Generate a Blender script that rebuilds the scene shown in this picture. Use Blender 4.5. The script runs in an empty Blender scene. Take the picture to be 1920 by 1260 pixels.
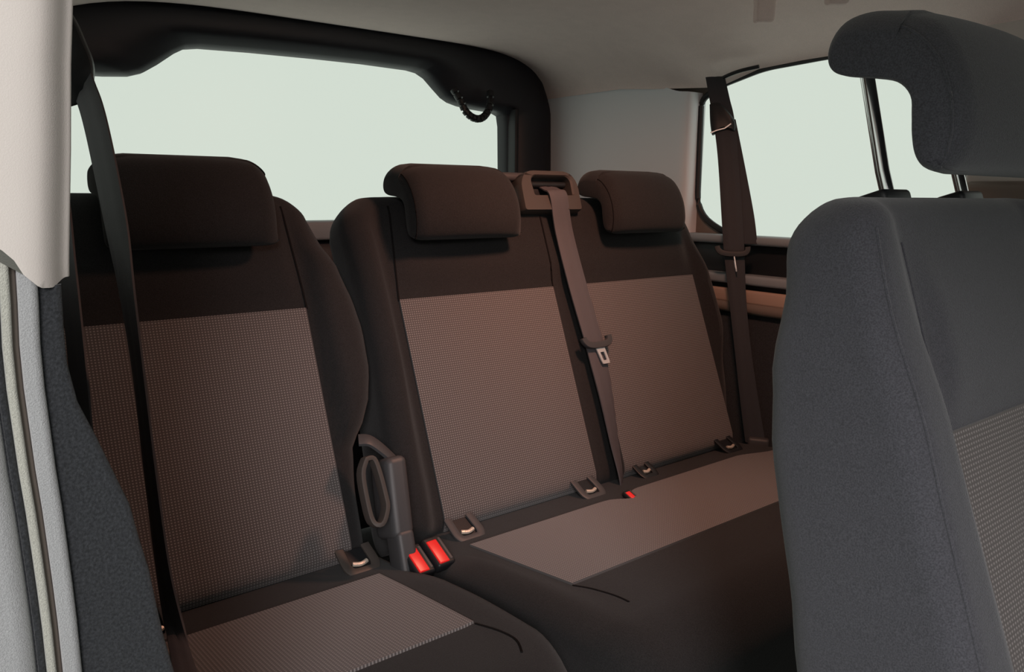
import bpy, math
from mathutils import Matrix, Vector

sc = bpy.context.scene
COL = sc.collection

# ------------------------------------------------------------------ camera
def camera():
    yaw, pitch, roll, f = 0.6608, 0.1808, 0.0086, 1456.07
    cy, sy, cp, sp = math.cos(yaw), math.sin(yaw), math.cos(pitch), math.sin(pitch)
    fw = Vector((sy*cp, cy*cp, -sp)); r0 = Vector((cy, -sy, 0)); u0 = r0.cross(fw)
    c, s = math.cos(roll), math.sin(roll)
    r = r0*c + u0*s; u = u0*c - r0*s
    cam = bpy.data.cameras.new('camera'); o = bpy.data.objects.new('camera', cam)
    COL.objects.link(o)
    cam.sensor_fit = 'HORIZONTAL'; cam.sensor_width = 36; cam.lens = f*36/1920
    cam.clip_start = 0.02
    m = Matrix(((r.x, u.x, -fw.x), (r.y, u.y, -fw.y), (r.z, u.z, -fw.z))).to_4x4()
    m.translation = Vector((-0.7785, -0.927, 0.5406))
    o.matrix_world = m
    sc.camera = o
camera()

# ------------------------------------------------------------------ world, lights, exposure
w = bpy.data.worlds.new('world'); sc.world = w; w.use_nodes = True
bg = w.node_tree.nodes['Background']
bg.inputs['Color'].default_value = (0.64, 0.69, 0.63, 1); bg.inputs['Strength'].default_value = 1.06
vs = sc.view_settings
vs.view_transform = 'Standard'; vs.look = 'None'; vs.exposure = 0.0; vs.gamma = 1.0
vs.use_curve_mapping = False

def area_light(name, loc, target, size, power, color, shape='DISK', size_y=None):
    l = bpy.data.lights.new(name, 'AREA'); l.shape = shape; l.size = size
    if size_y: l.size_y = size_y
    l.energy = power; l.color = color
    o = bpy.data.objects.new(name, l); COL.objects.link(o)
    o.location = loc
    o.rotation_euler = (Vector(target)-Vector(loc)).to_track_quat('-Z', 'Y').to_euler()
    return o
dl = area_light('dome_lamp', (0.10, -0.25, 0.868), (0.08, 0.04, 0.2), 0.10, 3.0, (1.0, 0.48, 0.33))
dl.data.spread = math.radians(140)
area_light('door_fill_light', (-2.0, -2.95, 1.55), (-0.45, -0.2, 0.35), 1.1, 76, (1.0, 0.94, 0.94))  # added fill light imitating daylight through the open left door

# ------------------------------------------------------------------ materials
def nt(name):
    m = bpy.data.materials.new(name); m.use_nodes = True
    return m, m.node_tree, m.node_tree.nodes['Principled BSDF']

def plain(name, col, rough=0.5, metal=0.0, spec=0.4, grain=0.0, gscale=900, mottled=0.0):
    m, t, b = nt(name)
    b.inputs['Roughness'].default_value = rough; b.inputs['Metallic'].default_value = metal
    b.inputs['Specular IOR Level'].default_value = spec
    tc = t.nodes.new('ShaderNodeTexCoord')
    n = t.nodes.new('ShaderNodeTexNoise'); n.inputs['Scale'].default_value = 30; n.inputs['Detail'].default_value = 4
    t.links.new(tc.outputs['Object'], n.inputs['Vector'])
    mr = t.nodes.new('ShaderNodeMapRange')
    mr.inputs['To Min'].default_value = 1-mottled; mr.inputs['To Max'].default_value = 1+mottled
    t.links.new(n.outputs['Fac'], mr.inputs['Value'])
    mx = t.nodes.new('ShaderNodeVectorMath'); mx.operation = 'SCALE'
    mx.inputs[0].default_value = col
    t.links.new(mr.outputs[0], mx.inputs['Scale'])
    t.links.new(mx.outputs[0], b.inputs['Base Color'])
    if grain > 0:
        g = t.nodes.new('ShaderNodeTexNoise'); g.inputs['Scale'].default_value = gscale; g.inputs['Detail'].default_value = 2
        t.links.new(tc.outputs['Object'], g.inputs['Vector'])
        bp = t.nodes.new('ShaderNodeBump'); bp.inputs['Strength'].default_value = grain; bp.inputs['Distance'].default_value = 0.001
        t.links.new(g.outputs['Fac'], bp.inputs['Height']); t.links.new(bp.outputs[0], b.inputs['Normal'])
    return m

def cloth(name, col, sheen=0.3, grain=0.5, var=0.25, gscale=1100):
    m = plain(name, col, 0.95, 0, 0.1, grain, gscale, 0.06)
    t = m.node_tree; b = t.nodes['Principled BSDF']
    b.inputs['Sheen Weight'].default_value = sheen; b.inputs['Sheen Roughness'].default_value = 0.5
    # fine yarn-to-yarn colour grain
    src = b.inputs['Base Color'].links[0].from_socket
    tc = [n for n in t.nodes if n.type == 'TEX_COORD'][0]
    g = t.nodes.new('ShaderNodeTexNoise'); g.inputs['Scale'].default_value = gscale*0.8; g.inputs['Detail'].default_value = 1
    t.links.new(tc.outputs['Object'], g.inputs['Vector'])
    mr = t.nodes.new('ShaderNodeMapRange'); mr.inputs['From Min'].default_value = .3; mr.inputs['From Max'].default_value = .7
    mr.inputs['To Min'].default_value = 1-var; mr.inputs['To Max'].default_value = 1+var
    t.links.new(g.outputs['Fac'], mr.inputs['Value'])
    mx = t.nodes.new('ShaderNodeVectorMath'); mx.operation = 'SCALE'
    t.links.new(src, mx.inputs[0]); t.links.new(mr.outputs[0], mx.inputs['Scale'])
    t.links.new(mx.outputs[0], b.inputs['Base Color'])
    return m

def dotted(name, base, dot, pitch=0.0040, k=0.55):
    """woven seat insert: light stitches in a grid on a darker weave (UV in metres)"""
    m, t, b = nt(name)
    b.inputs['Roughness'].default_value = 0.9; b.inputs['Specular IOR Level'].default_value = 0.15
    b.inputs['Sheen Weight'].default_value = 0.25
    uv = t.nodes.new('ShaderNodeUVMap')
    sp = t.nodes.new('ShaderNodeSeparateXYZ'); t.links.new(uv.outputs[0], sp.inputs[0])
    def math_(op, a, bb=None):
        n = t.nodes.new('ShaderNodeMath'); n.operation = op
        for i, v in enumerate((a, bb)):
            if v is None: continue
            if isinstance(v, (int, float)): n.inputs[i].default_value = v
            else: t.links.new(v, n.inputs[i])
        return n.outputs[0]
    sx = math_('ABSOLUTE', math_('SINE', math_('MULTIPLY', sp.outputs[0], math.pi/pitch)))
    sy = math_('ABSOLUTE', math_('SINE', math_('MULTIPLY', sp.outputs[1], math.pi/(pitch*0.9))))
    pr = math_('MULTIPLY', sx, sy)
    mr = t.nodes.new('ShaderNodeMapRange'); mr.inputs['From Min'].default_value = k; mr.inputs['From Max'].default_value = 0.95
    t.links.new(pr, mr.inputs['Value'])
    mix = t.nodes.new('ShaderNodeMix'); mix.data_type = 'RGBA'
    mix.inputs['A'].default_value = (*base, 1); mix.inputs['B'].default_value = (*dot, 1)
    t.links.new(mr.outputs[0], mix.inputs['Factor'])
    t.links.new(mix.outputs['Result'], b.inputs['Base Color'])
    bp = t.nodes.new('ShaderNodeBump'); bp.inputs['Strength'].default_value = 0.35; bp.inputs['Distance'].default_value = 0.0008
    t.links.new(pr, bp.inputs['Height']); t.links.new(bp.outputs[0], b.inputs['Normal'])
    return m

def glass(name):
    m = bpy.data.materials.new(name); m.use_nodes = True; t = m.node_tree
    t.nodes.remove(t.nodes['Principled BSDF'])
    out = t.nodes['Material Output']
    tr = t.nodes.new('ShaderNodeBsdfTransparent'); tr.inputs[0].default_value = (0.985, 1.0, 0.985, 1)
    gl = t.nodes.new('ShaderNodeBsdfGlossy'); gl.inputs['Roughness'].default_value = 0.4
    mx = t.nodes.new('ShaderNodeMixShader'); mx.inputs[0].default_value = 0.01
    t.links.new(tr.outputs[0], mx.inputs[1]); t.links.new(gl.outputs[0], mx.inputs[2])
    t.links.new(mx.outputs[0], out.inputs[0])
    return m

M = dict(
    dark=cloth('charcoal_fabric', (0.021, 0.020, 0.0205), 0.10),
    front_dark=cloth('grey_black_fabric', (0.060, 0.060, 0.070), 0.25),
    insert=dotted('dotted_insert', (0.088, 0.077, 0.075), (0.255, 0.230, 0.225)),
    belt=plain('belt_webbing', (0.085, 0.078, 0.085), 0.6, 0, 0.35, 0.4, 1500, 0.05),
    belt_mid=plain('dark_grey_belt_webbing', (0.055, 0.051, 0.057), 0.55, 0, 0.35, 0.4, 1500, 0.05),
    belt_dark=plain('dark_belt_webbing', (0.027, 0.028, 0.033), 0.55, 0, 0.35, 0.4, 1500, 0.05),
    black=plain('black_plastic', (0.012, 0.013, 0.015), 0.45, 0, 0.4, 0.15),
    gate=plain('tailgate_plastic', (0.011, 0.012, 0.017), 0.5, 0, 0.5, 0.15),
    grey_plastic=plain('grey_plastic', (0.055, 0.055, 0.058), 0.5, 0, 0.4, 0.1),
    brown_plastic=plain('warm_grey_plastic', (0.06, 0.051, 0.046), 0.5, 0, 0.4, 0.1),
    red=plain('red_plastic', (0.85, 0.02, 0.02), 0.35, 0, 0.5),
    chrome=plain('chrome', (0.75, 0.75, 0.75), 0.18, 1.0),
    steel=plain('steel', (0.85, 0.85, 0.85), 0.35, 0.6),
    bar=plain('worn_steel', (0.75, 0.66, 0.56), 0.4, 0.5, 0.5, 0.4, 400),
    liner=cloth('headliner_cloth', (0.80, 0.67, 0.63), 0.1, 0.25, 0.06, 900),
    pillar=plain('beige_pillar_plastic', (0.57, 0.525, 0.495), 0.55, 0, 0.35, 0.12, 1500, 0.02),
    dpillar=plain('pale_grey_plastic', (0.74, 0.78, 0.82), 0.55, 0, 0.35, 0.1, 700),
    carpet=cloth('charcoal_carpet', (0.030, 0.032, 0.036), 0.15, 0.9, 0.3, 800),
    flock=cloth('grey_seal_flock', (0.33, 0.335, 0.345), 0.4, 0.5, 0.12, 1500),
    seal=cloth('beige_seal', (0.40, 0.40, 0.36), 0.2, 0.5, 0.12, 1500),
    rubber=plain('rubber', (0.012, 0.012, 0.014), 0.5, 0, 0.4),
    sill=plain('blue_grey_plastic', (0.24, 0.275, 0.30), 0.5, 0, 0.4, 0.1),
    tan=plain('tan_plastic', (0.42, 0.30, 0.24), 0.6, 0, 0.3, 0.1),
    taupe=plain('taupe_plastic', (0.17, 0.14, 0.12), 0.6, 0, 0.3, 0.1),
    seam=plain('seam_thread', (0.012, 0.011, 0.011), 1.0, 0, 0.0),
    floor=cloth('floor_carpet', (0.03, 0.03, 0.032), 0.2, 0.8, 0.3, 600),
    glass=glass('window_glass'),
)

# ------------------------------------------------------------------ mesh helpers
def obj(name, verts, faces, mat, parent=None, org=(0, 0, 0), smooth=True, uv=None, sharp=None):
    me = bpy.data.meshes.new(name)
    me.from_pydata([(v[0]-org[0], v[1]-org[1], v[2]-org[2]) for v in verts], [], faces)
    me.validate(); me.update()
    import bmesh
    bm = bmesh.new(); bm.from_mesh(me); bmesh.ops.recalc_face_normals(bm, faces=bm.faces); bm.to_mesh(me); bm.free()
    if smooth:
        me.polygons.foreach_set('use_smooth', [True]*len(me.polygons))
        try: me.set_sharp_from_angle(angle=math.radians(sharp or 40))
        except Exception: pass
    if uv:
        l = me.uv_layers.new(name='UVMap')
        for lp in me.loops: l.data[lp.index].uv = uv[lp.vertex_index]
    me.materials.append(mat)
    o = bpy.data.objects.new(name, me); COL.objects.link(o)
    if parent is not None: o.parent = parent
    elif any(org): o.location = org
    return o

def thing(name, label, cat, loc, group=None):
    o = bpy.data.objects.new(name, None); COL.objects.link(o)
    o.empty_display_size = .05; o.location = loc
    o['label'] = label; o['category'] = cat
    if group: o['group'] = group
    return o
def tag(o, label, cat, group=None):
    o['label'] = label; o['category'] = cat
    if group: o['group'] = group
    return o
def struct(o, label=None):
    o['kind'] = 'structure'
    if label: o['label'] = label
    return o

def lerp(a, b, t): return a+(b-a)*t
def sm(a, b, x):
    t = min(1, max(0, (x-a)/(b-a))); return t*t*(3-2*t)
def interp(tab, x):
    if x <= tab[0][0]: return tab[0][1]
    for (a, u), (b, v) in zip(tab, tab[1:]):
        if x <= b: return lerp(u, v, sm(a, b, x)*.5+.5*(x-a)/(b-a))
    return tab[-1][1]

def loft(rings, closed=True, caps=True):
    V, F = [], []
    n = len(rings[0])
    for r in rings: V += list(r)
    for i in range(len(rings)-1):
        for j in range(n if closed else n-1):
            a = i*n+j; b = i*n+(j+1) % n
            F.append((a, b, b+n, a+n))
    if caps and closed:
        F.append(tuple(range(n))[::-1]); F.append(tuple(range((len(rings)-1)*n, len(rings)*n)))
    return V, F

def catmull(pts, per=6):
    out = []
    n = len(pts)
    for i in range(n-1):
        p0, p1, p2, p3 = pts[max(i-1, 0)], pts[i], pts[i+1], pts[min(i+2, n-1)]
        for k in range(per):
            t = k/per
            out.append(tuple(.5*(2*b+(c-a)*t+(2*a-5*b+4*c-d)*t*t+(3*b-a-3*c+d)*t**3) for a, b, c, d in zip(p0, p1, p2, p3)))
    out.append(tuple(pts[-1]))
    return out

def tube(path, r, seg=10, flat=None, up=None, closed=False):
    """round or rounded-rectangle section swept along a path; flat=(half width, half thickness) with 'up' as the thickness direction"""
    P = [Vector(p) for p in path]; rings = []
    n = len(P)
    for i, p in enumerate(P):
        a = P[(i-1) % n] if closed or i > 0 else P[i]
        b = P[(i+1) % n] if closed or i < n-1 else P[i]
        t = (b-a).normalized()
        ref = Vector(up[i] if up and isinstance(up, list) else (up or (0, 0, 1)))
        if abs(t.dot(ref)) > .98: ref = Vector((1, 0, 0))
        s = t.cross(ref).normalized(); u = s.cross(t)
        ring = []
        for k in range(seg):
            q = 2*math.pi*(k+.5)/seg
            if flat:
                c, d = math.cos(q), math.sin(q)
                e = 0.35
                x = flat[0]*math.copysign(abs(c)**e, c); y = flat[1]*math.copysign(abs(d)**e, d)
            else: x, y = r*math.cos(q), r*math.sin(q)
            ring.append(tuple(p+s*x+u*y))
        rings.append(ring)
    if closed: rings.append(rings[0])
    return loft(rings, True, not closed)

def rbox(c, ax, half, r=0.004, k=3):
    """box with rounded edges, axes ax (3 orthogonal vectors), built as lofted inset rings along axis 2"""
    A = [Vector(a).normalized() for a in ax]; c = Vector(c)
    hx, hy, hz = half; r = min(r, hx*.98, hy*.98, hz*.98)
    def ring(inset, z):
        out = []
        for sx, sy, q0 in ((1, 1, 0), (-1, 1, 90), (-1, -1, 180), (1, -1, 270)):
            for j in range(k+1):
                q = math.radians(q0+90*j/k)
                x = sx*(hx-r)+(r-inset)*math.cos(q); y = sy*(hy-r)+(r-inset)*math.sin(q)
                out.append(tuple(c+A[0]*x+A[1]*y+A[2]*z))
        return out
    rings = []
    for j in range(k+1):
        q = math.pi/2*j/k; rings.append(ring(r*(1-math.sin(q))*.98, -hz+r-r*math.cos(q)))
    for j in range(k+1):
        q = math.pi/2*(1-j/k); rings.append(ring(r*(1-math.sin(q))*.98, hz-r+r*math.cos(q)))
    return loft(rings)

def prism(outline, ax, c, depth, r=0.003):
    """outline (u,v) extruded by depth along ax[2] with small chamfers"""
    A = [Vector(a).normalized() for a in ax]; c = Vector(c)
    n = len(outline)
    def normal(i):
        a, b, d = Vector(outline[i-1]), Vector(outline[i]), Vector(outline[(i+1) % n])
        e1 = (b-a).normalized(); e2 = (d-b).normalized()
        nn = Vector((e1.y+e2.y, -(e1.x+e2.x)))
        return nn.normalized()
    area = sum(outline[i-1][0]*outline[i][1]-outline[i][0]*outline[i-1][1] for i in range(n))
    sg = 1 if area > 0 else -1
    def ring(ins, z):
        return [tuple(c+A[0]*(p[0]-sg*ins*normal(i).x)+A[1]*(p[1]-sg*ins*normal(i).y)+A[2]*z) for i, p in enumerate(outline)]
    return loft([ring(r, 0), ring(r*.3, r*.3), ring(0, r), ring(0, depth-r), ring(r*.3, depth-r*.3), ring(r, depth)])

def join(*vf):
    V, F = [], []
    for v, f in vf:
        o = len(V); V += list(v); F += [tuple(i+o for i in q) for q in f]
    return V, F

# ------------------------------------------------------------------ seat frames
class Frame:
    """backrest frame: X across, s up the backrest, n out of its front"""
    def __init__(s, th, y0=0.0, z0=0.0): s.c, s.s, s.y0, s.z0 = math.cos(th), math.sin(th), y0, z0
    def __call__(s, x, u, n): return (x, s.y0+u*s.s-n*s.c, s.z0+u*s.c+n*s.s)
class Cush:
    """cushion frame: X across, t forward, n up"""
    def __init__(s, ph, y0=0.0, z0=0.0296): s.c, s.s, s.y0, s.z0 = math.cos(ph), math.sin(ph), y0, z0
    def __call__(s, x, t, n): return (x, s.y0-t*s.c+n*s.s, s.z0+t*s.s+n*s.c)
RB = Frame(0.3742); RC = Cush(0.1483)

class Back:
    def __init__(self, fr, xl, xr, s0, s1, bump, depth, rtop=.045, rbot=.04, rc=.05, rf=.035, rb=.03):
        self.__dict__.update(fr=fr, xl=xl, xr=xr, s0=s0, s1=s1, bump=bump, depth=depth, rtop=rtop, rbot=rbot, rc=rc, rf=rf, rb=rb)
    def k(self, s):
        if s > self.s1-self.rtop: u = (s-self.s1+self.rtop)/self.rtop
        elif s < self.s0+self.rbot: u = (self.s0+self.rbot-s)/self.rbot
        else: return 1.0
        return math.sqrt(max(0, 1-min(1, u)**2))
    def edges(self, s):
        a, b = interp(self.xl, s), interp(self.xr, s)
        if s > self.s1-self.rc:
            u = min(1, (s-self.s1+self.rc)/self.rc); d = self.rc*(1-math.sqrt(max(0, 1-u*u)))
            a += d; b -= d
        return a, b
    def front(self, x, s):
        d = interp(self.depth, s); k = self.k(s)
        nm = -d*.5
        return nm+(self.bump(x, s)-nm)*(.02+.98*k)
    def ring(self, s, N=44):
        a, b = self.edges(s); d = interp(self.depth, s); k = .02+.98*self.k(s); nm = -d*.5
        rf, rb = self.rf, self.rb; P = []
        for i in range(N+1):
            x = lerp(a+rf, b-rf, i/N); P.append((x, self.bump(x, s)))
        def arc(cx, cn, r, q0, q1, m=6):
            for j in range(1, m): q = math.radians(lerp(q0, q1, j/m)); P.append((cx+r*math.cos(q), cn+r*math.sin(q)))
        nb = self.bump(b-rf, s); na = self.bump(a+rf, s)
        arc(b-rf, nb-rf, rf, 90, 0); P.append((b, nb-rf)); P.append((b, -d+rb)); arc(b-rb, -d+rb, rb, 0, -90)
        for i in range(13): P.append((lerp(b-rb, a+rb, i/12), -d))
        arc(a+rb, -d+rb, rb, -90, -180); P.append((a, -d+rb)); P.append((a, na-rf)); arc(a+rf, na-rf, rf, 180, 90)
        return [self.fr(x, s, nm+(n-nm)*k) for x, n in P]
    def mesh(self, N=44):
        S = []
        for j in range(9): S.append(self.s0+self.rbot*(1-math.cos(math.pi/2*j/8)))
        m = 30
        for j in range(1, m): S.append(lerp(self.s0+self.rbot, self.s1-max(self.rtop, self.rc), j/m))
        r = max(self.rtop, self.rc)
        for j in range(13): S.append(self.s1-r+r*math.sin(math.pi/2*j/12))
        return loft([self.ring(s, N) for s in S])
    def patch(self, x0, x1, s0, s1, off=.003, nx=20, ns=30):
        V, F, U = [], [], []
        for j in range(-1, ns+2):
            for i in range(-1, nx+2):
                x = lerp(x0, x1, min(max(i, 0), nx)/nx); s = lerp(s0, s1, min(max(j, 0), ns)/ns)
                edge = i in (-1, nx+1) or j in (-1, ns+1)
                V.append(self.fr(x, s, self.front(x, s)+(-.006 if edge else off))); U.append((x, s))
        w_ = nx+3
        for j in range(ns+2):
            for i in range(nx+2):
                a = j*w_+i; F.append((a, a+1, a+w_+1, a+w_))
        return V, F, U
    def seam(self, pts, r=.0016, off=.0005):
        return tube([self.fr(x, s, self.front(x, s)+off) for x, s in pts], r, 6)

class Cushion:
    def __init__(self, fr, x0, x1, tb, tf, bot, rs=.045, rfr=.07, rplan=(.1, .1), bump=None):
        self.__dict__.update(fr=fr, x0=x0, x1=x1, tb=tb, tf=tf, bot=bot, rs=rs, rfr=rfr, rplan=rplan, bump=bump or (lambda x, t: 0))
    def drop(self, x):
        d = min(x-self.x0, self.x1-x)
        if d >= self.rs: return 0
        u = 1-max(0, d)/self.rs; return self.rs*(1-math.sqrt(max(0, 1-u*u)))
    def tfront(self, x):
        t = self.tf
        for r, d in ((self.rplan[0], x-self.x0), (self.rplan[1], self.x1-x)):
            if d < r:
                u = 1-max(0, d)/r; t -= r*(1-math.sqrt(max(0, 1-u*u)))
        return t
    def top(self, x, t): return self.bump(x, t)-self.drop(x)
    def ring(self, x):
        tf = self.tfront(x); r = self.rfr; P = []
        P.append((self.tb, self.bot)); 
        for i in range(25):
            t = lerp(self.tb, tf-r, i/24); P.append((t, self.top(x, t)))
        b = self.top(x, tf-r)
        for j in range(1, 11):
            q = math.pi/2*(1-j/10); P.append((tf-r+r*math.cos(q), b-r+r*math.sin(q)))
        for j in range(1, 8):
            P.append((tf-.035*(j/7)**1.5, lerp(b-r, self.bot, j/7)))
        return [self.fr(x, t, n) for t, n in P]
    def mesh(self):
        X = []
        w_ = self.x1-self.x0; R = max(self.rs, *self.rplan)
        for j in range(13): X.append(self.x0+R*(1-math.cos(math.pi/2*j/12)))
        for j in range(1, 30): X.append(lerp(self.x0+R, self.x1-R, j/30))
        for j in range(13): X.append(self.x1-R+R*math.sin(math.pi/2*j/12))
        return loft([self.ring(x) for x in X])
    def patch(self, x0, x1, tb, tf, off=.003, nx=40, nt_=16):
        """tb, tf functions of x (back and front edges)"""
        V, F, U = [], [], []
        for j in range(-1, nt_+2):
            for i in range(-1, nx+2):
                x = lerp(x0, x1, min(max(i, 0), nx)/nx); t = lerp(tb(x), tf(x), min(max(j, 0), nt_)/nt_)
                edge = i in (-1, nx+1) or j in (-1, nt_+1)
                V.append(self.fr(x, t, self.top(x, t)+(-.006 if edge else off))); U.append((x, t))
        w_ = nx+3
        for j in range(nt_+2):
            for i in range(nx+2):
                a = j*w_+i; F.append((a, a+1, a+w_+1, a+w_))
        return V, F, U
    def seam(self, pts, r=.0016, off=.0):
        return tube([self.fr(x, t, self.top(x, t)+off) for x, t in pts], r, 6)

# headrest side profile (n forward, s up): rear lobe above, thick pad hanging in front
HR = catmull([(.023, -.002), (.014, .005), (.0105, .016), (.0115, .030), (.0145, .045), (.0165, .060), (.010, .0745), (-.006, .086),
              (-.022, .096), (-.033, .107), (-.0365, .120), (-.032, .133), (-.020, .141), (-.002, .1385), (.016, .130), (.036, .119),
              (.050, .104), (.058, .080), (.060, .050), (.055, .022), (.046, .006), (.036, -.001), (.023, -.002)], 4)[:-1]
def headrest_mesh(fr, xc, hw, s0, n0=0.0, r=.024, sc_=1.0):
    pts = [(p[0]*sc_, p[1]*sc_) for p in HR]; n = len(pts)
    nor = []
    for i in range(n):
        a, b = pts[i-1], pts[(i+1) % n]
        e = (b[0]-a[0], b[1]-a[1]); l = math.hypot(*e) or 1
        nor.append((e[1]/l, -e[0]/l))
    area = sum(pts[i-1][0]*pts[i][1]-pts[i][0]*pts[i-1][1] for i in range(n))
    sg = 1 if area > 0 else -1
    rings = []
    K = 9
    xs = [(-hw+r*(1-math.sin(math.pi/2*j/K)), r*(1-math.cos(math.pi/2*(1-j/K)))) for j in range(K, -1, -1)]
    xs = [(-hw+r-r*math.cos(math.pi/2*j/K), r*(1-math.sin(math.pi/2*j/K))) for j in range(K+1)]
    xs += [(lerp(-hw+r, hw-r, j/10), 0) for j in range(1, 10)]
    xs += [(hw-r+r*math.sin(math.pi/2*j/K), r*(1-math.cos(math.pi/2*j/K))) for j in range(K+1)]
    for x, ins in xs:
        # the upper corners are rounded in front view, the pad is gently crowned across
        q = abs(x)/hw
        ring = []
        for (pn, ps), (a, b) in zip(pts, nor):
            ins2 = ins*lerp(.30, .86, sm(.030, .055, pn))
            dn = pn-sg*a*ins2; ds = ps-sg*b*ins2
            top = sm(.03, .135, ps)
            ds -= top*.016*max(0, (q-.62)/.38)**2.2
            dn -= .008*q*q*(1 if pn > .03 else 0)
            ring.append(fr(xc+x, s0+ds, n0+dn))
        rings.append(ring)
    return loft(rings)
def headrest_seam(mesh, side, r=.0012, idx=4):
    """piped seam following one ring of the headrest surface around its front edge"""
    V = mesh[0]; n = len(HR); nr = len(V)//n
    k = idx if side < 0 else nr-1-idx
    P = [V[k*n+i] for i in range(n) if HR[i][0] > .028]
    return tube(P, r, 6)

def guide(parent, org, x, t, ang=0.0, mat='grey_plastic', fr=RC, w=.0205, l=.022, lift=.009):
    """child-seat anchor guide: plastic U frame with a steel bar in a dark slot"""
    cc, ss = math.cos(ang), math.sin(ang)
    tilt = .7
    def pt(a, b, n=0): return fr(x+a*cc-b*ss*0, t+b+a*ss, lift-(b)*tilt+n)
    path = [(-w*.95, -l), (-w, -l*.2), (-w*.97, .006), (-w*.72, .0125), (-w*.3, .0135), (w*.3, .0135), (w*.72, .0125), (w*.97, .006), (w, -l*.2), (w*.95, -l)]
    P = [pt(a, b) for a, b in catmull(path, 4)]
    g = obj('anchor_guide', *tube(P, .004, 10, flat=(.0064, .0022), up=(0, -math.sin(.55), math.cos(.55))), M[mat], parent, org)
    slot = [pt(a, b, -.003) for a, b in ((-w*.75, -l), (w*.75, -l), (w*.75, .008), (-w*.75, .008))]
    slot2 = [pt(a, b, -.012) for a, b in ((-w*.75, -l), (w*.75, -l), (w*.75, .008), (-w*.75, .008))]
    obj('slot', *loft([slot2, slot]), M['black'], g, org, smooth=False)
    bar = [pt(-w*.55, .001, .0005), pt(0, .0035, .0005), pt(w*.5, .001, .0005)]
    b = obj('anchor_bar', *tube(catmull(bar, 4), .0032, 8), M['bar'], g, org)
    return g

def buckle(parent, org, x, t, n, yawdeg, pitchdeg, size=1.0):
    """seat belt buckle: black stalk with a red release button on its upper end"""
    y, p = math.radians(yawdeg), math.radians(pitchdeg)
    c = Vector(RC(x, t, n))
    T = Vector(RC(0, 1, 0))-Vector(RC(0, 0, 0)); N = Vector(RC(0, 0, 1))-Vector(RC(0, 0, 0)); X = Vector((1, 0, 0))
    L = (T*math.cos(y)+X*math.sin(y)); S = X*math.cos(y)-T*math.sin(y)
    L2 = L*math.cos(p)+N*math.sin(p); N2 = N*math.cos(p)-L*math.sin(p)
    k = size
    b = obj('buckle', *rbox(c, (S, L2, N2), (.0150*k, .025*k, .0085*k), .004), M['black'], parent, org)
    obj('release_button', *rbox(c+N2*.0075*k-S*.003*k+L2*.002*k, (S, L2, N2), (.0085*k, .0195*k, .0025*k), .0018), M['red'], b, org)
    obj('tongue_slot', *rbox(c+N2*.0080*k+S*.0105*k, (S, L2, N2), (.0022*k, .019*k, .001*k), .0008), M['grey_plastic'], b, org)
    return b

# ================================================================== STRUCTURE
# ---- floor
fl = struct(obj('floor', *rbox((-0.05, -0.75, -0.35), ((1, 0, 0), (0, 1, 0), (0, 0, 1)), (.80, 1.62, .03), .01), M['floor']))

# ---- headliner
def liner_z(X, y):
    # y from rear header forwards
    zc = interp([(-2.4, .90), (.2, .905), (.60, .900), (.69, .898), (.72, .902), (.785, .912)], y)
    xl, xr = (-.66, .668)
    zs_r, zs_l = interp([(-.6, .825), (-.05, .808), (.08, .806), (.2, .775), (.35, .786), (.5, .80), (.78, .80)], y), .74
    if X >= 0:
        u = X/xr; return zs_r+(zc-zs_r)*max(0, 1-u**interp([(.1, 3.6), (.5, 5), (.75, 7.5)], y))**.75
    u = X/xl; return zs_l+(zc-zs_l)*max(0, 1-u**4.5)**.75
def headliner():
    ys = [.785, .778, .77, .76, .745, .73, .71, .68, .64, .58]+[.5-.1*i for i in range(0, 29)]
    N = 48; lo, hi = [], []
    for y in ys:
        r = []
        for i in range(N+1):
            q = math.pi*(i/N-.5); X = (.668 if q > 0 else .66)*math.sin(q)
            r.append((X, y, liner_z(X, y)))
        # outer skin of the roof above
        up = [(x*1.06, y, z+.035) for x, y, z in reversed(r)]
        lo.append(r+up)
    return loft(lo)
ceil = struct(obj('ceiling', *headliner(), M['liner'], sharp=60))

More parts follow.
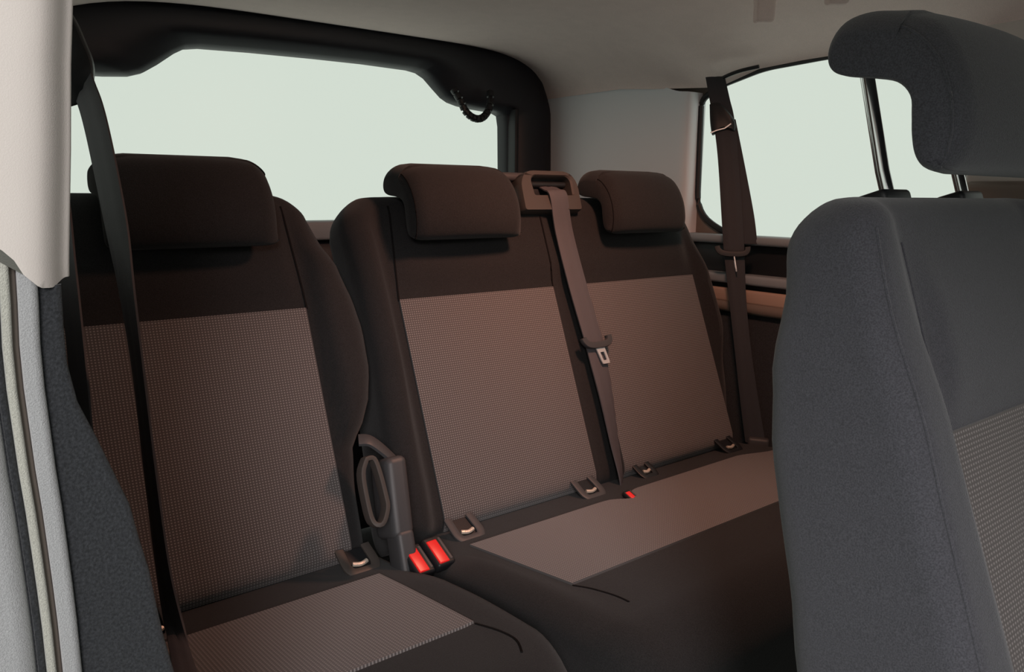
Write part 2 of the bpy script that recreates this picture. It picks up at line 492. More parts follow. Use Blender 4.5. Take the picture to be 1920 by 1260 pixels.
# ---- tailgate (rear door with the rear window)
def gate():
    inner = [(.53, .49), (.532, .60), (.53, .72), (.525, .748), (.505, .756), (.44, .760), (.395, .765), (.365, .772), (.345, .782), (.32, .803),
             (.295, .825), (.272, .836), (.245, .840), (.12, .842), (0, .841), (-.15, .838), (-.255, .834), (-.285, .829), (-.31, .815), (-.345, .789),
             (-.37, .773), (-.395, .765), (-.44, .761), (-.53, .758), (-.555, .748), (-.562, .72), (-.566, .60), (-.566, .49), (-.55, .470), (-.3, .462), (0, .462), (.3, .462), (.51, .470)]
    outer = [(.682, .45), (.684, .60), (.680, .76), (.672, .80), (.655, .845), (.62, .882), (.575, .902), (.52, .913), (.4, .920), (.2, .923), (0, .922), (-.2, .919), (-.40, .910),
             (-.52, .90), (-.59, .88), (-.64, .84), (-.665, .79), (-.672, .6), (-.672, .45), (-.66, .30), (-.3, .28), (0, .28), (.3, .28), (.66, .30)]
    cx, cz = -.015, .66
    def cast(poly, q):
        dx, dz = math.cos(q), math.sin(q); best = 0
        for i in range(len(poly)):
            ax_, az = poly[i-1][0]-cx, poly[i-1][1]-cz; bx, bz = poly[i][0]-cx, poly[i][1]-cz
            ex, ez = bx-ax_, bz-az; den = dx*ez-dz*ex
            if abs(den) < 1e-9: continue
            t = (ax_*ez-az*ex)/den; u = (ax_*dz-az*dx)/den
            if t > 0 and -1e-6 <= u <= 1+1e-6: best = max(best, t)
        return best
    Q = sorted({round(math.atan2(p[1]-cz, p[0]-cx), 4) for p in inner+outer} | {round(-math.pi+2*math.pi*i/170, 4) for i in range(170)})
    rings = []
    for f, y in ((1.0, .83), (1.0, .786), (.93, .770), (.75, .762), (.45, .764), (.28, .768), (.22, .774), (.06, .786), (0.0, .800), (0, .83)):
        r = []
        for q in Q:
            a, b = cast(inner, q), cast(outer, q); d = lerp(a, b, f)
            r.append((cx+d*math.cos(q), y, cz+d*math.sin(q)))
        rings.append(r)
    rings.append(rings[0])
    V, F = loft(rings, True, False)
    glassring = [(cx+cast(inner, q)*1.02*math.cos(q), .812, cz+cast(inner, q)*1.02*math.sin(q)) for q in Q]
    return V, F, glassring
V, F, gr = gate()
door = struct(obj('door_1', V, F, M['gate'], sharp=50), 'black plastic tailgate surround around the wide rear window')
win1 = struct(obj('window_1', *loft([gr, [(x, y+.004, z) for x, y, z in gr]]), M['glass'], smooth=False), 'wide rear window, bright white behind the rear seats')
obj('window_sill', *rbox((-.01, .775, .455), ((1, 0, 0), (0, 1, 0), (0, 0, 1)), (.56, .03, .022), .008), M['sill'], door)
obj('lower_panel', *rbox((-.01, .80, .06), ((1, 0, 0), (0, 1, 0), (0, 0, 1)), (.66, .02, .37), .01), M['carpet'], door)
# inner pillar strip beside the glass (dark vertical edge)
obj('edge_strip', *rbox((.543, .775, .62), ((1, 0, 0), (0, 1, 0), (0, 0, 1)), (.006, .018, .145), .004), M['rubber'], door)
# ribbed cable loop from the tailgate to the body
cp_ = catmull([(.335, .75, .795), (.345, .735, .768), (.354, .728, .744), (.372, .724, .729), (.393, .722, .726), (.414, .724, .737), (.431, .728, .763), (.440, .74, .80)], 8)
ribs = []
for i in range(0, len(cp_)-4, 4):
    a = Vector(cp_[i]); b = Vector(cp_[i+3])
    ribs.append(tube([tuple(lerp(a, b, t)) for t in (0, .15, .85, 1)], .0095, 12))
ribs.append(tube(cp_, .0055, 8))
tag(obj('cable_conduit', *join(*ribs), M['black']), 'ribbed black cable conduit looping below the upper corner of the rear window', 'cable')

# ---- right D pillar trim (pale) between tailgate and side window
def dpillar():
    prof = [(.81, .674), (.74, .672), (.68, .671), (.6, .672), (.5, .675), (.4, .672), (.33, .664), (.285, .655), (.268, .662), (.262, .69)]
    prof = catmull(prof, 4)
    rings = []
    for y, x in prof:
        zt = interp([(.2, .762), (.30, .775), (.40, .803), (.5, .815), (.78, .82)], y)
        rings.append([(x-(z-.3)*.02*0, y, z) for z in (.30, .45, .6, .7, zt)]+[(max(x+.012, .690), y, z) for z in (zt, .7, .6, .45, .30)])
    return loft(rings)
struct(obj('trim_2', *dpillar(), M['dpillar']), 'pale grey pillar trim between rear window and right side window')

# ---- right side wall with window opening
def rounded(pts, r=.03, k=6):
    out = []; n = len(pts)
    for i in range(n):
        a, b, c = Vector(pts[i-1]), Vector(pts[i]), Vector(pts[(i+1) % n])
        rr = r[i] if isinstance(r, (list, tuple)) else r
        u = (a-b).normalized(); v = (c-b).normalized()
        p, q = b+u*rr, b+v*rr
        for j in range(k+1):
            t = j/k; out.append(tuple(p*(1-t)**2+b*2*t*(1-t)+q*t*t))
    return out
WO = rounded([(.262, .755), (.258, .50), (.16, .450), (-.02, .448), (-.325, .50), (-.325, .812), (-.05, .812), (.10, .806), (.205, .783)],
             [.02, .05, .05, .05, .03, .03, .03, .03, .02])        # (y, z)
def side_wall(yf=-.625, WO=WO, cy=-.03):
    outer = [(.80, .86), (.80, -.33), (yf, -.33), (yf, .86)]
    cz = .63
    def cast(poly, q):
        dx, dz = math.cos(q), math.sin(q); best = 0
        for i in range(len(poly)):
            ax_, az = poly[i-1][0]-cy, poly[i-1][1]-cz; bx, bz = poly[i][0]-cy, poly[i][1]-cz
            ex, ez = bx-ax_, bz-az; den = dx*ez-dz*ex
            if abs(den) < 1e-9: continue
            t = (ax_*ez-az*ex)/den; u = (ax_*dz-az*dx)/den
            if t > 0 and -1e-6 <= u <= 1+1e-6: best = max(best, t)
        return best
    Q = sorted({round(math.atan2(p[1]-cz, p[0]-cy), 4) for p in WO+outer} | {round(-math.pi+2*math.pi*i/90, 4) for i in range(90)})
    def ring(poly, x, g=1.0): return [(x, cy+cast(poly, q)*g*math.cos(q), cz+cast(poly, q)*g*math.sin(q)) for q in Q]
    wall = loft([ring(outer, .69), ring(WO, .69, 1.01), ring(WO, .698, 1.01), ring(outer, .698), ring(outer, .69)], True, False)
    seal_path = [(.686, y, z) for y, z in WO]
    g0 = ring(WO, .693, 1.012); g1 = ring(WO, .696, 1.012)
    return wall, seal_path, loft([g0, g1])
wl, sp_, gl_ = side_wall()
wr = struct(obj('wall_right', *wl, M['taupe'], smooth=False), 'right side body wall around the rear quarter window')
win2 = struct(obj('window_2', *gl_, M['glass'], smooth=False), 'right quarter window beside the bench seat')
obj('window_seal', *tube(sp_, .007, 8, closed=True), M['rubber'], win2)

# right lower quarter trim: ledges and storage recess
def ybox(name, x0, x1, z0, z1, mat, y0=-.45, y1=.30, r=.008):
    return obj(name, *rbox(((x0+x1)/2, (y0+y1)/2, (z0+z1)/2), ((1, 0, 0), (0, 1, 0), (0, 0, 1)), ((x1-x0)/2, (y1-y0)/2, (z1-z0)/2), r), M[mat], wr)
ybox('window_ledge', .652, .70, .436, .456, 'sill')
ybox('recess_back', .680, .71, .366, .440, 'black')
ybox('shelf_lip', .644, .70, .351, .372, 'sill', r=.006)
ybox('shadow_gap', .664, .70, .336, .354, 'black', r=.003)
ybox('armrest_strip', .655, .70, .308, .339, 'tan', r=.006)
ybox('armrest_roll', .650, .70, .286, .311, 'taupe', r=.011)
ybox('lower_panel', .668, .72, -.31, .289, 'carpet')

# unseen lower bodywork, added across the cabin front to cut ambient light
obj('side_light_block', *rbox((.705, -1.75, .08), ((1, 0, 0), (0, 1, 0), (0, 0, 1)), (.03, .66, .42), .02), M['taupe'], wr)
fw_ = struct(obj('front_light_block', *rbox((-.05, -2.36, .08), ((1, 0, 0), (0, 1, 0), (0, 0, 1)), (.78, .05, .42), .02), M['taupe']))
wf_ = struct(obj('left_light_block', *rbox((-.80, -1.9, .08), ((1, 0, 0), (0, 1, 0), (0, 0, 1)), (.03, .45, .42), .02), M['taupe']))
# pillar and sliding door trim in front of the right window
b_ = struct(obj('trim_3', *rbox((.69, -.405, .66), ((1, 0, 0), (0, 1, 0), (0, 0, 1)), (.025, .078, .17), .012), M['pillar']), 'beige pillar trim at the front end of the right window')
dp = struct(obj('door_2', *rbox((.665, -.72, .26), ((1, 0, 0), (0, 1, 0), (0, 0, 1)), (.035, .40, .308), .025), M['taupe']), 'dark taupe sliding door panel at far right')
hole = [(.629, -.346+.0095*math.cos(2*math.pi*i/16), .537+.0095*math.sin(2*math.pi*i/16)) for i in range(16)]
obj('screw_hole', *loft([hole, [(x+.002, y, z) for x, y, z in hole]]), M['black'], dp, smooth=False)

# ---- left pillar (beige upper trim of the door opening)
def pillar_left():
    zs = [(.492, .0), (.494, .0), (.499, 0), (.508, 0), (.53, 0), (.56, 0), (.60, 0), (.65, 0), (.72, 0), (.80, 0), (.86, 0)]
    rings = []
    for z, _ in zs:
        xr = interp([(.49, -.7165), (.58, -.7090), (.63, -.7035), (.86, -.665)], z)
        xl = xr-.075
        zz = lambda x, zb=z: zb
        sec = catmull([(xl, -.505), (xr-.034, -.505), (xr-.018, -.504), (xr-.0105, -.500), (xr-.004, -.492), (xr-.0005, -.489), (xr, -.486)], 4)
        ring = []
        for x, y in sec:
            # scalloped lower edge: rises towards the outside of the car
            u = xr-x
            zb = interp([(0, .4985), (.002, .4985), (.009, .4945), (.014, .4950), (.0195, .5000), (.026, .512), (.034, .518), (.08, .520)], u)
            ring.append((x, y, max(z, zb) if z > .492 else zb))
        ring += [(xr, -.44, max(z, .4985)), (xl, -.44, max(z, .52))]
        rings.append(ring)
    return loft(rings)
pl = struct(obj('trim_1', *pillar_left(), M['pillar'], sharp=50), 'beige upper pillar trim of the left door opening')

# ---- lower left door jamb: flocked seal strips and charcoal carpet panel
def strip(tab, x_in, x_out, y0, y1, rr, name, mat, parent=None, z0=-.30, z1=.53):
    """vertical strip whose inner (right) edge X follows tab(z); section from right edge to right edge - width"""
    rings = []
    for i in range(41):
        z = lerp(z0, z1, i/40)
        xr = interp(tab, z)+x_in; xl = (interp(tab, z) if not callable(x_out) else 0)+x_out if not callable(x_out) else x_out(z)
        sec = []
        for j in range(7):
            q = math.radians(-90+90*j/6); sec.append((xr-rr+rr*math.cos(q), y0+rr+rr*math.sin(q)))
        sec += [(xr, y1), (xl, y1), (xl, y0)]
        rings.append([(x, y, z) for x, y in sec])
    o = obj(name, *loft(rings), M[mat], parent, sharp=50)
    return o
PAN = [(-.30, -.645), (.10, -.655), (.20, -.668), (.275, -.684), (.296, -.6875), (.332, -.6915), (.374, -.6985), (.408, -.7085), (.427, -.7165), (.447, -.7215), (.473, -.7215), (.53, -.7195)]
EDG = [(-.30, -.729), (.293, -.729), (.326, -.729), (.37, -.730), (.418, -.732), (.459, -.733), (.49, -.7315), (.53, -.730)]
wl_ = struct(strip(PAN, 0, -.09, -.497, -.468, .004, 'wall_left', 'carpet', z1=.4955), 'charcoal carpet panel of the left door jamb')
strip(EDG, 0, -.0085, -.5025, -.47, .004, 'flock_strip', 'flock', wl_)
strip(EDG, -.0085, -.0115, -.4985, -.47, .002, 'groove', 'taupe', wl_)
strip(EDG, -.0115, -.0155, -.5035, -.47, .002, 'door_seal', 'seal', wl_)
strip(EDG, -.0155, -.019, -.499, -.47, .003, 'groove', 'carpet', wl_)
strip(EDG, -.019, -.075, -.5035, -.47, .010, 'sill_trim', 'flock', wl_)
# body side behind the door opening
def left_side():
    lw, lseal, lgl = side_wall(-.44, rounded([(.262, .80), (.258, .50), (.05, .49), (.05, .795)], .03), .155)
    def mir(vf, dz=0): return [(-.055-x, y, z) for x, y, z in vf[0]], vf[1]
    return mir(lw), mir(lgl)
lw_, lg_ = left_side()
obj('body_side', *lw_, M['taupe'], wl_, smooth=False)
win3 = struct(obj('light_window', *lg_, M['glass'], smooth=False))  # unseen window, opening shaped to light the right pillar, not the left seat
obj('lower_side', *rbox((-.765, .17, .05), ((1, 0, 0), (0, 1, 0), (0, 0, 1)), (.02, .61, .38), .02), M['carpet'], wl_)
obj('side_trim', *rbox((-.722, .22, .845), ((.98, 0, .2), (0, 1, 0), (-.2, 0, .98)), (.02, .56, .05), .015), M['liner'], wl_)

# ---- coat hooks on the headliner
def hook(x, y, label):
    z = liner_z(x, y)
    t = thing('ceiling_hook', label, 'hook', (x, y, z), 'coat hooks on the ceiling')
    obj('hook_body', *rbox((x, y, z-.020), ((.8, -.6, 0), (.6, .8, 0), (0, 0, 1)), (.0175, .012, .025), .006), M['liner'], t, (x, y, z))
    obj('base', *rbox((x+.008, y+.006, z-.004), ((.8, -.6, 0), (.6, .8, 0), (0, 0, 1)), (.018, .013, .010), .006), M['liner'], t, (x, y, z))
    return t
hook(.455, -.055, 'beige coat hook on the ceiling above the right window, rear of two')
hook(.440, -.200, 'beige coat hook half hidden behind the raised headrest, front of two')

# ================================================================== REAR SINGLE SEAT
def bump_single(xc, amp=.03):
    def f(x, s):
        u = abs(x-xc)
        return amp*sm(.160, .190, u)*interp([(0, .5), (.1, .9), (.3, 1), (.45, .7), (.56, .35)], s)+.009*sm(.402, .450, s)*(1-sm(.13, .165, u))
    return f
xcL = -.4875
def sym(xc, tab, sgn): return [(s, xc+sgn*h) for s, h in tab]
hwL = [(0, .190), (.12, .194), (.19, .202), (.223, .2165), (.261, .2315), (.30, .2400), (.36, .2430), (.40, .2390), (.453, .2270), (.51, .2080), (.55, .1980), (.58, .184)]
hwLl = [(0, .190), (.07, .196), (.2, .214), (.3, .222), (.4, .216), (.5, .200), (.57, .185)]
o = (-.48, -.15, -.32)
seatL = thing('car_seat', 'single dark rear car seat with brownish dotted insert, left of the bench', 'seat', o)
bk = Back(RB, sym(xcL, hwLl, -1), sym(xcL, hwL, 1), .02, .588, bump_single(xcL), [(0, .10), (.3, .10), (.58, .075)], rc=.045)
b1 = obj('backrest', *bk.mesh(), M['dark'], seatL, o, sharp=60)
v, f, u = bk.patch(-.6476, -.3272, .034, .4015); obj('backrest_insert', v, f, M['insert'], seatL, o, uv=u, sharp=60)['label'] = 'brownish grey dotted fabric panel'
for sx in (-1, 1):
    obj('seam', *bk.seam([(xcL+sx*interp([(.40, .162), (.58, .150)], s), s) for s in [.40+.0175*i for i in range(10)]]), M['seam'], b1, o)
ch = Cushion(RC, -.705, -.262, -.06, .452, -.33, rplan=(.06, .12), bump=lambda x, t: .012*sm(.15, .21, abs(x-xcL))*sm(.42, .2, t)*sm(.05,.15,t))
c1 = obj('cushion', *ch.mesh(), M['dark'], seatL, o, sharp=60)
v, f, u = ch.patch(-.6476, -.326, lambda x: .062, lambda x: .283, nx=24); obj('cushion_insert', v, f, M['insert'], seatL, o, uv=u, sharp=60)['label'] = 'light dotted fabric panel'
obj('seam', *ch.seam([(x_, t_) for x_, t_ in catmull([(-.325, .285), (-.318, .32), (-.318, .35), (-.33, .375)], 4)], .0014), M['seam'], c1, o)
hm = headrest_mesh(RB, xcL+.012, .109, .487, .020)
hr = obj('headrest', *hm, M['dark'], seatL, o, sharp=60)
obj('seam', *headrest_seam(hm, -1, .001), M['seam'], hr, o)
guide(seatL, o, -.331, .016, 0, 'brown_plastic')
guide(seatL, o, -.598, .030, 0, 'grey_plastic', w=.016)
# recliner side parts
lp = catmull([(-0.3210, .168, .085), (-0.3105, .166, .085), (-0.3067, .145, .086), (-0.3053, .115, .087), (-0.3067, .098, .088), (-0.3180, .080, .088), (-0.3293, .086, .085), (-0.3315, .115, .084), (-0.3300, .15, .084), (-0.3210, .168, .085)], 4)[:-1]
obj('recliner_loop', *tube([RB(*p) for p in lp], .006, 10, flat=(.0035, .009), up=(0, -RB.c, RB.s), closed=True), M['brown_plastic'], seatL, o)
obj('recliner_lever', *tube([RB(*p) for p in catmull([(-.306, .196, .045), (-.292, .192, .05), (-.275, .176, .05), (-.258, .158, .045)], 4)], .006, 10, flat=(.011, .003), up=(0.3, -.5, .8)), M['grey_plastic'], seatL, o)

# ================================================================== REAR BENCH
o = (.17, -.15, -.32)
bench = thing('bench_seat', 'double dark rear bench seat with two headrests and dotted inserts', 'seat', o)
BL = [(0, -.262), (.19, -.246), (.30, -.236), (.41, -.236), (.48, -.240), (.52, -.243), (.58, -.226)]
BR = [(0, .545), (.09, .565), (.18, .588), (.29, .601), (.41, .602), (.50, .590), (.56, .576)]
def bump_b(x, s):
    e = interp([(0, .5), (.1, .9), (.3, 1), (.45, .7), (.56, .35)], s)
    return e*(.03*sm(-.180, -.215, x)+.028*sm(.550, .575, x))-.003*sm(.155, .165, x)*sm(.215, .205, x)+.009*sm(.402, .450, s)*sm(-.18, -.14, x)*(1-sm(.51, .55, x))
bb = Back(RB, BL, BR, .02, .585, bump_b, [(0, .10), (.3, .10), (.58, .075)], rc=.05)
b2 = obj('backrest', *bb.mesh(84), M['dark'], bench, o, sharp=60)
for x0, x1 in ((-.1712, .149), (.2208, .541)):
    v, f, u = bb.patch(x0, x1, .034, .4015); obj('backrest_insert', v, f, M['insert'], bench, o, uv=u, sharp=60)
obj('seam', *bb.seam([(lerp(-.172, -.158, i/9), .40+.0175*i) for i in range(10)]), M['seam'], b2, o)
obj('seam', *bb.seam([(lerp(.150, .150, i/9), .40+.015*i) for i in range(10)]), M['seam'], b2, o)
cb = Cushion(RC, -.250, .610, -.06, .462, -.33, rplan=(.05, .08), bump=lambda x, t: .012*sm(-.18, -.22, x)*sm(.42, .2, t)*sm(.05,.15,t))
c2 = obj('cushion', *cb.mesh(), M['dark'], bench, o, sharp=60)
def tb_(x):
    t = .0628-.012*sm(.13, .16, x)
    t += .028*math.exp(-((x-.135)/.022)**2)
    return t+.03*sm(.46, .54, x)
v, f, u = cb.patch(-.180, .545, tb_, lambda x: .284, nx=72); obj('cushion_insert', v, f, M['insert'], bench, o, uv=u, sharp=60)['label'] = 'light dotted fabric panel'
obj('seam', *cb.seam(catmull([(-.180, .285), (-.172, .31), (-.168, .345), (-.17, .37)], 4), .0014), M['seam'], c2, o)
# seam on the cushion's front face
sf = []
for i in range(40):
    x = lerp(-.20, .57, i/39); tf = cb.tfront(x); sf.append(RC(x, tf-.0035, -.125))
obj('seam', *tube(sf, .0018, 6), M['front_dark'], c2, o)
for xc in (-.043, .388):
    hm = headrest_mesh(RB, xc, .109, .487, .020)
    hr = obj('headrest', *hm, M['dark'], bench, o, sharp=60)
    obj('seam', *headrest_seam(hm, -1, .001), M['seam'], hr, o)
guide(bench, o, -.155, .020, 0, 'grey_plastic')
guide(bench, o, .110, .010, 0, 'grey_plastic')
guide(bench, o, .262, -.002, 0, 'black', w=.016)
guide(bench, o, .505, .004, 0, 'black')
# middle belt outlet on top of the backrest
def bezel():
    outr = rounded([(.100, .538), (.243, .538), (.247, .60), (.225, .617), (.125, .617), (.103, .60)], [.006, .006, .02, .015, .015, .02], 4)
    inn = rounded([(.134, .568), (.226, .568), (.228, .600), (.218, .606), (.142, .606), (.132, .60)], [.004, .004, .008, .004, .004, .008], 4)
    def ring(p, n, k=1.0):
        cx = .174; cs = .578
        return [RB(cx+(x-cx)*k, cs+(s-cs)*k, n) for x, s in p]
    return loft([ring(outr, -.055, .97), ring(outr, .012), ring(outr, .024, .985), ring(outr, .030, .95), ring(inn, .030, 1.06), ring(inn, .027), ring(inn, -.01), ring(inn, -.03)])
hz = obj('belt_outlet', *bezel(), M['brown_plastic'], bench, o, sharp=35)
obj('slot', *rbox(RB(.18, .587, .004), ((1, 0, 0), tuple(Vector(RB(0, 1, 0))), tuple(Vector(RB(0, 0, 1)))), (.044, .017, .006), .003), M['black'], hz, o)
obj('roller', *tube([RB(.140, .594, .014), RB(.222, .594, .014)], .006, 12), M['black'], hz, o)
obj('outlet_hood', *rbox(RB(.150, .612, -.020), ((1, 0, 0), tuple(Vector(RB(0, 1, 0))), tuple(Vector(RB(0, 0, 1)))), (.072, .008, .032), .007), M['grey_plastic'], hz, o)
# hinge cover between the seats and buckles
Tb = Vector(RB(0, 1, 0)); Nb = Vector(RB(0, 0, 1))
hc = obj('hinge_cover', *rbox(RB(-.276, .108, .050), ((1, 0, 0), tuple(Tb+Vector((.10, 0, 0))), tuple(Nb)), (.0165, .056, .030), .010), M['grey_plastic'], bench, o)
obj('hinge_foot', *rbox(RB(-.282, .028, .062), ((1, 0, 0), tuple(Tb+Vector((.05, 0, 0))), tuple(Nb)), (.0135, .035, .020), .007), M['grey_plastic'], hc, o)
buckle(bench, o, -.272, .070, .004, 4, -38)
buckle(bench, o, -.242, .074, .009, 4, -38)
bk3 = buckle(bench, o, .137, .080, .000, 6, -32, .62)

# ================================================================== FRONT SEAT (foreground right)
FB = Frame(.32, -.817, 0.0)
o = (-.08, -.95, -.32)
seatF = thing('car_seat', 'large dark grey seat in the foreground with raised headrest on two posts', 'seat', o)
xcF = -.080
def bump_f(x, s):
    u = abs(x-xcF)
    return .022*sm(.118, .152, u)*interp([(0, 1.2), (.2, 1.1), (.4, .9), (.5, .45)], s)+.008*sm(.394, .440, s)*(1-sm(.09, .125, u))*(1-sm(.47, .54, s))
hwF = [(0, .205), (.2, .203), (.35, .198), (.45, .192), (.54, .182)]
bf = Back(FB, sym(xcF, hwF, -1), sym(xcF, hwF, 1), -.05, .578, bump_f, [(0, .155), (.232, .122), (.295, .114), (.397, .108), (.457, .096), (.527, .071), (.578, .064)], rtop=.028, rc=.045, rf=.022, rb=.03)
b3 = obj('backrest', *bf.mesh(), M['front_dark'], seatF, o, sharp=60)
v, f, u = bf.patch(-.200, .040, .03, .393); obj('backrest_insert', v, f, M['insert'], seatF, o, uv=u, sharp=60)['label'] = 'grey dotted fabric panel'
for sx in (-1, 1):
    pts = []
    for i in range(28):
        s = lerp(0, .545, i/27); a, b = bf.edges(s); x = a+.013 if sx < 0 else b-.013; q = bf.bump(a+.022, s)
        k = .02+.98*bf.k(s); d = interp(bf.depth, s); n = q-.022+.0195; n = -d/2+(n+d/2)*k
        pts.append(FB(x, s, n+.0006))
    obj('seam', *tube(pts, .0013, 6), M['front_dark'], b3, o)
for sx in (-1, 1):
    obj('seam', *bf.seam([(xcF+sx*.122, .395+.0175*i) for i in range(9)], .0010), M['front_dark'], b3, o)
cf = Cushion(Cush(.2, -.80, 0.0), xcF-.22, xcF+.22, -.05, .44, -.16, rplan=(.08, .08))
obj('cushion', *cf.mesh(), M['front_dark'], seatF, o, sharp=60)
obj('base', *rbox((xcF, -1.0, -.23), ((1, 0, 0), (0, 1, 0), (0, 0, 1)), (.19, .19, .09), .02), M['black'], seatF, o)
hm = headrest_mesh(FB, xcF+.001, .122, .579, .008)
h3 = obj('headrest', *hm, M['front_dark'], seatF, o, sharp=60)
obj('seam', *headrest_seam(hm, -1), M['front_dark'], h3, o)
for x in (-.150, -.012):
    obj('headrest_post', *tube([FB(x, .52, -.026), FB(x, .60, -.026), FB(x, .690, -.020)], .0054, 14), M['chrome'], seatF, o)
    obj('post_sleeve', *rbox(FB(x, .577, -.030), ((1, 0, 0), tuple(Vector((0, -FB.c, FB.s))), tuple(Vector((0, FB.s, FB.c)))), (.022, .013, .006), .004), M['black'], seatF, o)

# ================================================================== SEAT BELTS
def ribbon(pts, wid, thick=.0012, fold=.0):
    """pts: (x,y,z); wid: list of (half-width vector); cross-section slightly cupped"""
    P = catmull(pts, 8); W = catmull(wid, 8); n = len(P); rings = []
    for i in range(n):
        p = Vector(P[i]); w_ = Vector(W[i]); t = (Vector(P[min(i+1, n-1)])-Vector(P[max(i-1, 0)])).normalized()
        nn = t.cross(w_).normalized()
        top, bot = [], []
        for k in range(7):
            a = -1+2*k/6
            c = fold*(1-a*a)-fold*.6*max(0, 1-abs(a)*3)
            q = p+w_*a+nn*c
            top.append(tuple(q+nn*thick)); bot.append(tuple(q-nn*thick))
        rings.append(top+bot[::-1])
    return loft(rings)

def tongue(parent, org, c, S, L, N, mat='grey_plastic', plate='steel', k=1.0, PS=None):
    """latch tongue: plastic bar with upturned ends and a slotted metal plate"""
    c = Vector(c); S, L, N = [Vector(a).normalized() for a in (S, L, N)]
    path = [c+S*a*k+L*b*k+N*.004 for a, b in ((-.033, -.010), (-.032, -.003), (-.026, .004), (-.012, .007), (0, .007), (.012, .007), (.026, .004), (.032, -.003), (.033, -.010))]
    t = obj('tongue', *tube([tuple(p) for p in catmull([tuple(p) for p in path], 4)], .005, 10, flat=(.0065*k, .005*k), up=tuple(N)), M[mat], parent, org)
    P0 = c+L*.012*k+N*.004
    if PS: S = Vector(PS).normalized(); N = S.cross(L).normalized()
    def pp(a, b): return (P0+S*a*k+L*b*k)
    outer = [(-.011, 0), (.011, 0), (.010, .028), (.0085, .034), (-.0085, .034), (-.010, .028)]
    inner = [(-.0048, .010), (.0048, .010), (.0048, .025), (.004, .027), (-.004, .027), (-.0048, .025)]
    rings = []
    for pol, h in ((outer, -.0012), (outer, .0012), (inner, .0012), (inner, -.0012), (outer, -.0012)):
        rings.append([tuple(pp(a, b)+N*h) for a, b in pol])
    obj('tongue_plate', *loft(rings, True, False), M[plate], t, org, smooth=False)
    return t

# --- middle belt, lying on the bench backrest
o = RB(.20, .56, .03)
bm_ = thing('seat_belt', 'grey middle seat belt with bright metal tongue hanging across the bench backrest', 'seat belt', o, 'rear seat belts')
def hv(a, b=0, c=0): return tuple(Vector((1, 0, 0))*a+Tb*b+Nb*c)
pm = [RB(*p) for p in ((.180, .592, .010), (.181, .580, .024), (.184, .565, .034), (.190, .50, .020), (.197, .40, .015), (.203, .30, .016), (.204, .25, .016), (.204, .18, .014), (.200, .10, .012), (.197, .045, .012), (.196, .02, .006))]
wm = [hv(.021), hv(.021), hv(.0215, .002), hv(.0215, .003), hv(.022, .004), hv(.022, .004), hv(.021, .003), hv(.0195, .002, -.004), hv(.017, .001, -.008), hv(.014, 0, -.010), hv(.012, 0, -.012)]
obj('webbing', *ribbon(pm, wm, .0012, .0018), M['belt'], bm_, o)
tongue(bm_, o, RB(.206, .287, .019), (1, 0, 0), tuple(-Tb+Vector((.22, 0, 0))), tuple(Nb), k=.95)

# --- right belt beside the bench, in front of the side window
o = (.632, .17, .79)
br = thing('seat_belt', 'black seat belt hanging from the ceiling in front of the right side window', 'seat belt', o, 'rear seat belts')
c_ = [(.622, .176, .790), (.621, .160, .742), (.620, .146, .70), (.619, .128, .616), (.619, .102, .445), (.619, .084, .33), (.618, .062, .222), (.617, .036, .11), (.615, .012, .02)]
vw = (.55, -.83, 0)
def ww(a): return tuple(Vector(vw).normalized()*a)
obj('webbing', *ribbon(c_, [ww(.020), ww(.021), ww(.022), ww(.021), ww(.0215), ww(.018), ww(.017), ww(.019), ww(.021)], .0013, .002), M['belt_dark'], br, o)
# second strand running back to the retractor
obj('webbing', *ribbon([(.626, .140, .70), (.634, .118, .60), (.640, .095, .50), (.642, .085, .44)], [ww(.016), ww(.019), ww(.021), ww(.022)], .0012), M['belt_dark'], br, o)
obj('anchor_bezel', *tube(catmull([(.640, .188, .776), (.632, .165, .787), (.634, .125, .797), (.646, .085, .803)], 5), .004, 8), M['black'], br, o)
N_ = Vector(vw).normalized().cross(Vector((0, -.1, -1))).normalized()
L_ = Vector((0, -.25, -.97)).normalized()
def loop_guide(c, k=1.0):
    S = Vector(vw).normalized(); c = Vector(c)
    sec = [(-.021, .033), (-.012, .037), (0, .036), (.012, .022), (.023, .004), (.026, -.012), (.022, -.026), (.012, -.024), (0, -.022), (-.012, -.026), (-.024, -.034), (-.026, -.025), (-.025, 0)]
    pts = catmull(sec+[sec[0]], 4)[:-1]
    rr = []
    for ins, h in ((.8, -.010), (.95, -.007), (1, 0), (.95, .007), (.8, .010)):
        rr.append([tuple(c+S*a*ins*k+Vector((0, .25, .97))*b*ins*k+S.cross(Vector((0, .25, .97)))*h) for a, b in pts])
    return loft(rr)
lg = obj('loop_guide', *loop_guide((.617, .148, .700)), M['black'], br, o)
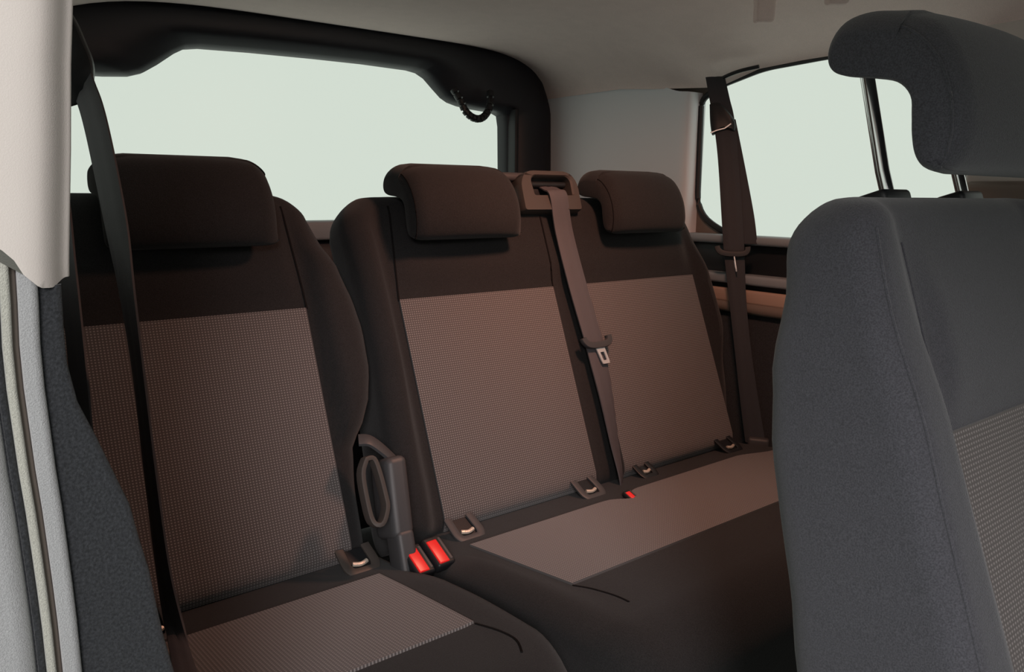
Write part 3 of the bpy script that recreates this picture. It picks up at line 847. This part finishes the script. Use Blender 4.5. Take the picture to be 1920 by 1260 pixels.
S_ = Vector(vw).normalized()
obj('guide_slot', *tube([tuple(Vector((.606, .141, .680))+S_*a+Vector((0, 0, b))) for a, b in ((-.021, -.008), (-.008, -.003), (.008, .001), (.020, .010))], .0016, 6), M['steel'], lg, o)
t_ = tongue(br, o, (.613, .097, .425), vw, L_, tuple(S_.cross(L_)*-1 if S_.cross(L_).y > 0 else S_.cross(L_)), 'black', 'steel', .95, (.75, .66, 0))
obj('floor_anchor', *rbox((.614, .004, .012), (vw, (.83, .55, 0), (0, 0, 1)), (.022, .010, .022), .006), M['grey_plastic'], br, o)

# --- left belt in front of the single seat
o = (-.60, .13, .70)
bl = thing('seat_belt', 'dark seat belt running down past the left rear seat behind the beige pillar', 'seat belt', o, 'rear seat belts')
cl = [(-.606, .150, .720), (-.600, .128, .672), (-.5955, .106, .642), (-.594, .084, .610), (-.592, .061, .557), (-.5905, .038, .498), (-.591, .012, .434), (-.590, -.010, .341), (-.590, -.031, .223), (-.590, -.054, .130), (-.589, -.082, .070), (-.597, -.136, .066), (-.608, -.205, .075)]
def wv(a, ang): return (a*math.cos(math.radians(ang)), -a*math.sin(math.radians(ang)), 0)
wl2 = [wv(.020, 50), wv(.020, 58), wv(.020, 62), wv(.020, 64), wv(.020, 65), wv(.020, 68), wv(.021, 80), wv(.021, 86), wv(.021, 85), wv(.021, 82), wv(.021, 74), wv(.019, 68), wv(.019, 62)]
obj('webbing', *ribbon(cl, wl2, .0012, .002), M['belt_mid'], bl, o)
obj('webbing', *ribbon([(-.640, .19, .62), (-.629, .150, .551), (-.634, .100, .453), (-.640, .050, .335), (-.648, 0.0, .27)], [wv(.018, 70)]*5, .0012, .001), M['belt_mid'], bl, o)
hg = catmull([(-.645, .165, .650), (-.622, .145, .652), (-.606, .13, .657), (-.600, .125, .68), (-.604, .135, .705), (-.612, .15, .735), (-.63, .165, .76)], 5)
obj('loop_guide', *tube(hg, .014, 12, flat=(.016, .011), up=(.3, .9, .2)), M['black'], bl, o)
